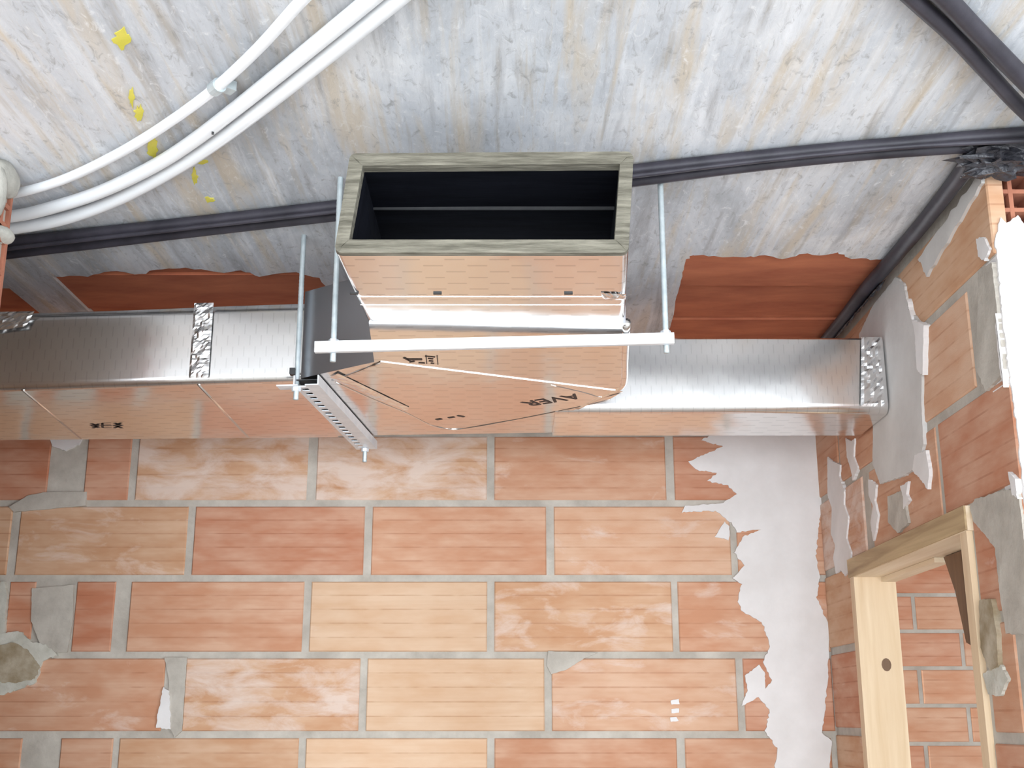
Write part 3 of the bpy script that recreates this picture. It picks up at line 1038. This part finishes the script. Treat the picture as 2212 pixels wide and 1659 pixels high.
for x, zz in ((-0.330, zl), (0.285, zr)):
    rd = rod(x, YH, zz - 0.034, ZC + 0.005, HG)
    nut(x, YH, zz - 0.0105, rd)
    nut(x, YH, zz + 0.0005, rd)

# rear hanger: slotted channel running back under the trunk
H2 = empty('duct_hanger', (-0.41, 2.7, 0.66), 'slotted galvanised channel running back under the duct trunk, hung on threaded rods', 'hanger')
na, fa = Vector((-0.424, 2.40, ZD - 0.003)), Vector((-0.372, 3.0, ZD - 0.003))
dr = (fa - na).normalized()
sd = Vector((dr[1], -dr[0], 0))


def obox(mb, s0, s1, w0, w1, z0, z1):
    vs = [na + dr * s + sd * (w * 1.4) + Vector((0, 0, zz)) for zz in (z0, z1) for (s, w) in ((s0, w0), (s1, w0), (s1, w1), (s0, w1))]
    mb.add(vs, [(0, 3, 2, 1), (4, 5, 6, 7), (0, 1, 5, 4), (1, 2, 6, 5), (2, 3, 7, 6), (3, 0, 4, 7)])


L = (fa - na).length
m = MB()
obox(m, -0.01, L + 0.01, -0.017, -0.0125, -0.021, -0.019)        # ladder of slots, left half of the underside
obox(m, -0.01, L + 0.01, -0.0015, 0.019, -0.021, -0.019)
ns = 17
for i in range(ns + 1):
    s = 0.01 + (L - 0.02) * i / ns
    obox(m, s - 0.008, s + 0.008, -0.0125, -0.0015, -0.021, -0.019)
obox(m, -0.01, L + 0.01, -0.019, -0.017, -0.021, 0)
obox(m, -0.01, L + 0.01, 0.017, 0.019, -0.019, 0)
chn = m.build('slotted_channel', 'zinc', H2)
m = MB()
obox(m, 0, L, -0.0165, 0.0165, -0.008, -0.006)
m.build('channel_shade', 'dark', chn)  # dark sheet standing in for the shade inside the channel
rd = rod(na[0] - 0.024, na[1] + 0.012, ZD - 0.05, ZC + 0.005, H2)
nut(na[0] - 0.024, na[1] + 0.012, ZD - 0.032, rd)
m = MB()
p = Vector((na[0] - 0.024, na[1] + 0.012, 0))
m.box(p[0] - 0.014, p[0] - 0.003, p[1] - 0.012, p[1] + 0.004, ZD + 0.002, ZD + 0.016)
m.build('rubber_washer', 'dark', rd)
obx = MB()
obox(obx, -0.006, 0.024, -0.045, -0.019, -0.021, -0.018)
obx.build('lug', 'zinc', chn)
rd = rod(fa[0] - 0.002, fa[1] - 0.004, ZD - 0.06, ZC + 0.005, H2)
nut(fa[0] - 0.002, fa[1] - 0.004, ZD - 0.033, rd)

# ------------------------------------------------------------ pipes under the ceiling


def pipe(name, px, r, mat, label, cat, group=None, gap=0.004, zs=None, seg=14):
    pts = [onZ(x, y, ZC - r - gap) for x, y in px]
    if zs:
        pts = [onZ(x, y, ZC - r - g) for (x, y), g in zip(px, zs)]
    o = MB().tube(smooth_path(pts, 7), r, seg).build(name, mat, None, smooth=True)
    return tag(o, label, cat, group)


thin = pipe('conduit', [(800, -160), (735, -80), (648, 5), (560, 102), (468, 188), (380, 254), (290, 312), (200, 360), (120, 394), (36, 417), (-60, 432), (-150, 440)], 0.0092, 'pvc',
            'thin white plastic conduit in a clip, beside the pair of thicker white pipes', 'conduit', gap=0.008)
# the clip that holds it
c = onZ(468, 188, ZC - 0.018)
d = (onZ(440, 210, ZC - 0.018) - c).normalized()
n_ = Vector((-d[1], d[0], 0))
m = MB()
m.tube([c - d * 0.010, c + d * 0.010], 0.0125, 14)
m.add([c + n_ * w + d * s + Vector((0, 0, zz)) for zz in (0.0, 0.0165) for (s, w) in ((-0.010, -0.012), (0.010, -0.012), (0.010, -0.03), (-0.010, -0.03))],
      [(0, 3, 2, 1), (4, 5, 6, 7), (0, 1, 5, 4), (1, 2, 6, 5), (2, 3, 7, 6), (3, 0, 4, 7)])
m.build('pipe_clip', 'rod', thin)
up = pipe('pipe', [(1030, -190), (930, -110), (798, 0), (660, 113), (520, 226), (415, 306), (330, 360), (220, 413), (120, 446), (35, 466), (-60, 472), (-160, 476)], 0.0128, 'pvc',
          'thick white pipe of the pair, on the side towards the thin clipped conduit', 'pipe', 'pair of thick white pipes', gap=0.006)
lo = pipe('pipe', [(1090, -190), (992, -110), (857, 0), (715, 115), (575, 226), (465, 308), (372, 368), (255, 430), (140, 472), (35, 492), (-60, 500), (-160, 506)], 0.0128, 'pvc',
          'thick white pipe of the pair, on the side towards the duct outlet', 'pipe', 'pair of thick white pipes', gap=0.006)
p = onZ(457, 287, ZC - 0.033)
MB().tube([p, p + Vector((0.004, 0.001, 0.0))], 0.0028, 6).build('sensor_speck', 'dark', up)  # black dot left by sensor clipping, added as a small bead

pipe('insulated_pipe', [(-170, 548), (30, 522), (200, 503), (450, 476), (715, 446), (1040, 410), (1370, 368), (1600, 342), (1800, 322), (2000, 305), (2140, 293), (2300, 284)], 0.0118, 'foam',
     'black foam-sleeved pipe crossing the ceiling above the outlet, farther from the back wall', 'pipe', 'black insulated pipes crossing the ceiling', gap=0.002)
pipe('insulated_pipe', [(-170, 576), (30, 548), (200, 528), (450, 498), (715, 468), (1040, 432), (1370, 392), (1600, 362), (1800, 340), (2000, 324), (2140, 318), (2300, 330)], 0.0110, 'foam',
     'black foam-sleeved pipe crossing the ceiling above the outlet, nearer to the back wall', 'pipe', 'black insulated pipes crossing the ceiling', gap=0.002)
pipe('cable', [(-170, 562), (30, 536), (450, 488), (715, 458), (1040, 421), (1370, 380), (1600, 352), (1800, 331), (2000, 314), (2300, 300)], 0.0045, 'foam',
     'thin black cable lying between the two foam-sleeved ceiling pipes', 'cable', gap=0.028)
pipe('insulated_pipe', [(1860, -110), (1920, -50), (1985, 10), (2060, 78), (2132, 155), (2205, 232), (2300, 320)], 0.0125, 'foam',
     'dark grey sleeved pipe curving over the wall end, thinner of the two side by side', 'pipe', 'pair of curving dark pipes', zs=[.002, .002, .002, .003, .008, .02, .045])
pipe('insulated_pipe', [(1930, -110), (1985, -55), (2045, 0), (2100, 58), (2165, 124), (2230, 190), (2320, 280)], 0.0150, 'foam',
     'dark grey sleeved pipe curving over the wall end, thicker of the two side by side', 'pipe', 'pair of curving dark pipes', zs=[.002, .002, .002, .003, .008, .02, .045])
# pipe along the corner of ceiling and right wall
pts = [(0.836, 2.0, ZC - 0.018), (0.843, 2.1, ZC - 0.018), (0.848, 2.3, ZC - 0.017), (0.846, 2.5, ZC - 0.018), (0.843, 2.7, ZC - 0.017), (0.848, 2.95, ZC - 0.018), (0.85, 3.37, ZC - 0.018)]
cp = MB().tube(smooth_path(pts, 7), 0.0165, 14).build('insulated_pipe', 'foam', None, smooth=True)
tag(cp, 'black foam-sleeved pipe running along the corner of ceiling and right brick wall', 'pipe')
crinkle('torn_wrap', (0.866, 2.62, ZC - 0.02), (0.862, 3.1, ZC - 0.02), (0.846, 2.62, ZC - 0.038), (0.846, 3.1, ZC - 0.038), 30, 4, 0.018, cp, 'plastic', nrm=(-.2, 0, -1), seed=21)
# crumpled black plastic where the pipes meet over the wall end
vs, fs = [], []
n1, n2 = 18, 30
cc = onZ(2165, 345, ZC - 0.03)
for a in range(n1 + 1):
    th = math.pi * a / n1
    for b in range(n2):
        ph = 2 * math.pi * b / n2
        p = Vector((math.sin(th) * math.cos(ph), math.sin(th) * math.sin(ph), math.cos(th)))
        q = 1 + 0.55 * mnoise.noise(p * 3.2) + 0.30 * mnoise.noise(p * 8)
        v = cc + Vector((p[0] * 0.075 * q, p[1] * 0.05 * q, p[2] * 0.022 * q))
        v.z = min(v.z, ZC - 0.001)
        vs.append(v)
for a in range(n1):
    for b in range(n2):
        fs.append((a * n2 + b, a * n2 + (b + 1) % n2, (a + 1) * n2 + (b + 1) % n2, (a + 1) * n2 + b))
o = mk('plastic_wrap', vs, fs, 'plastic', None)
tag(o, 'crumpled shiny black plastic bunched where the pipes meet over the wall end', 'plastic wrap')
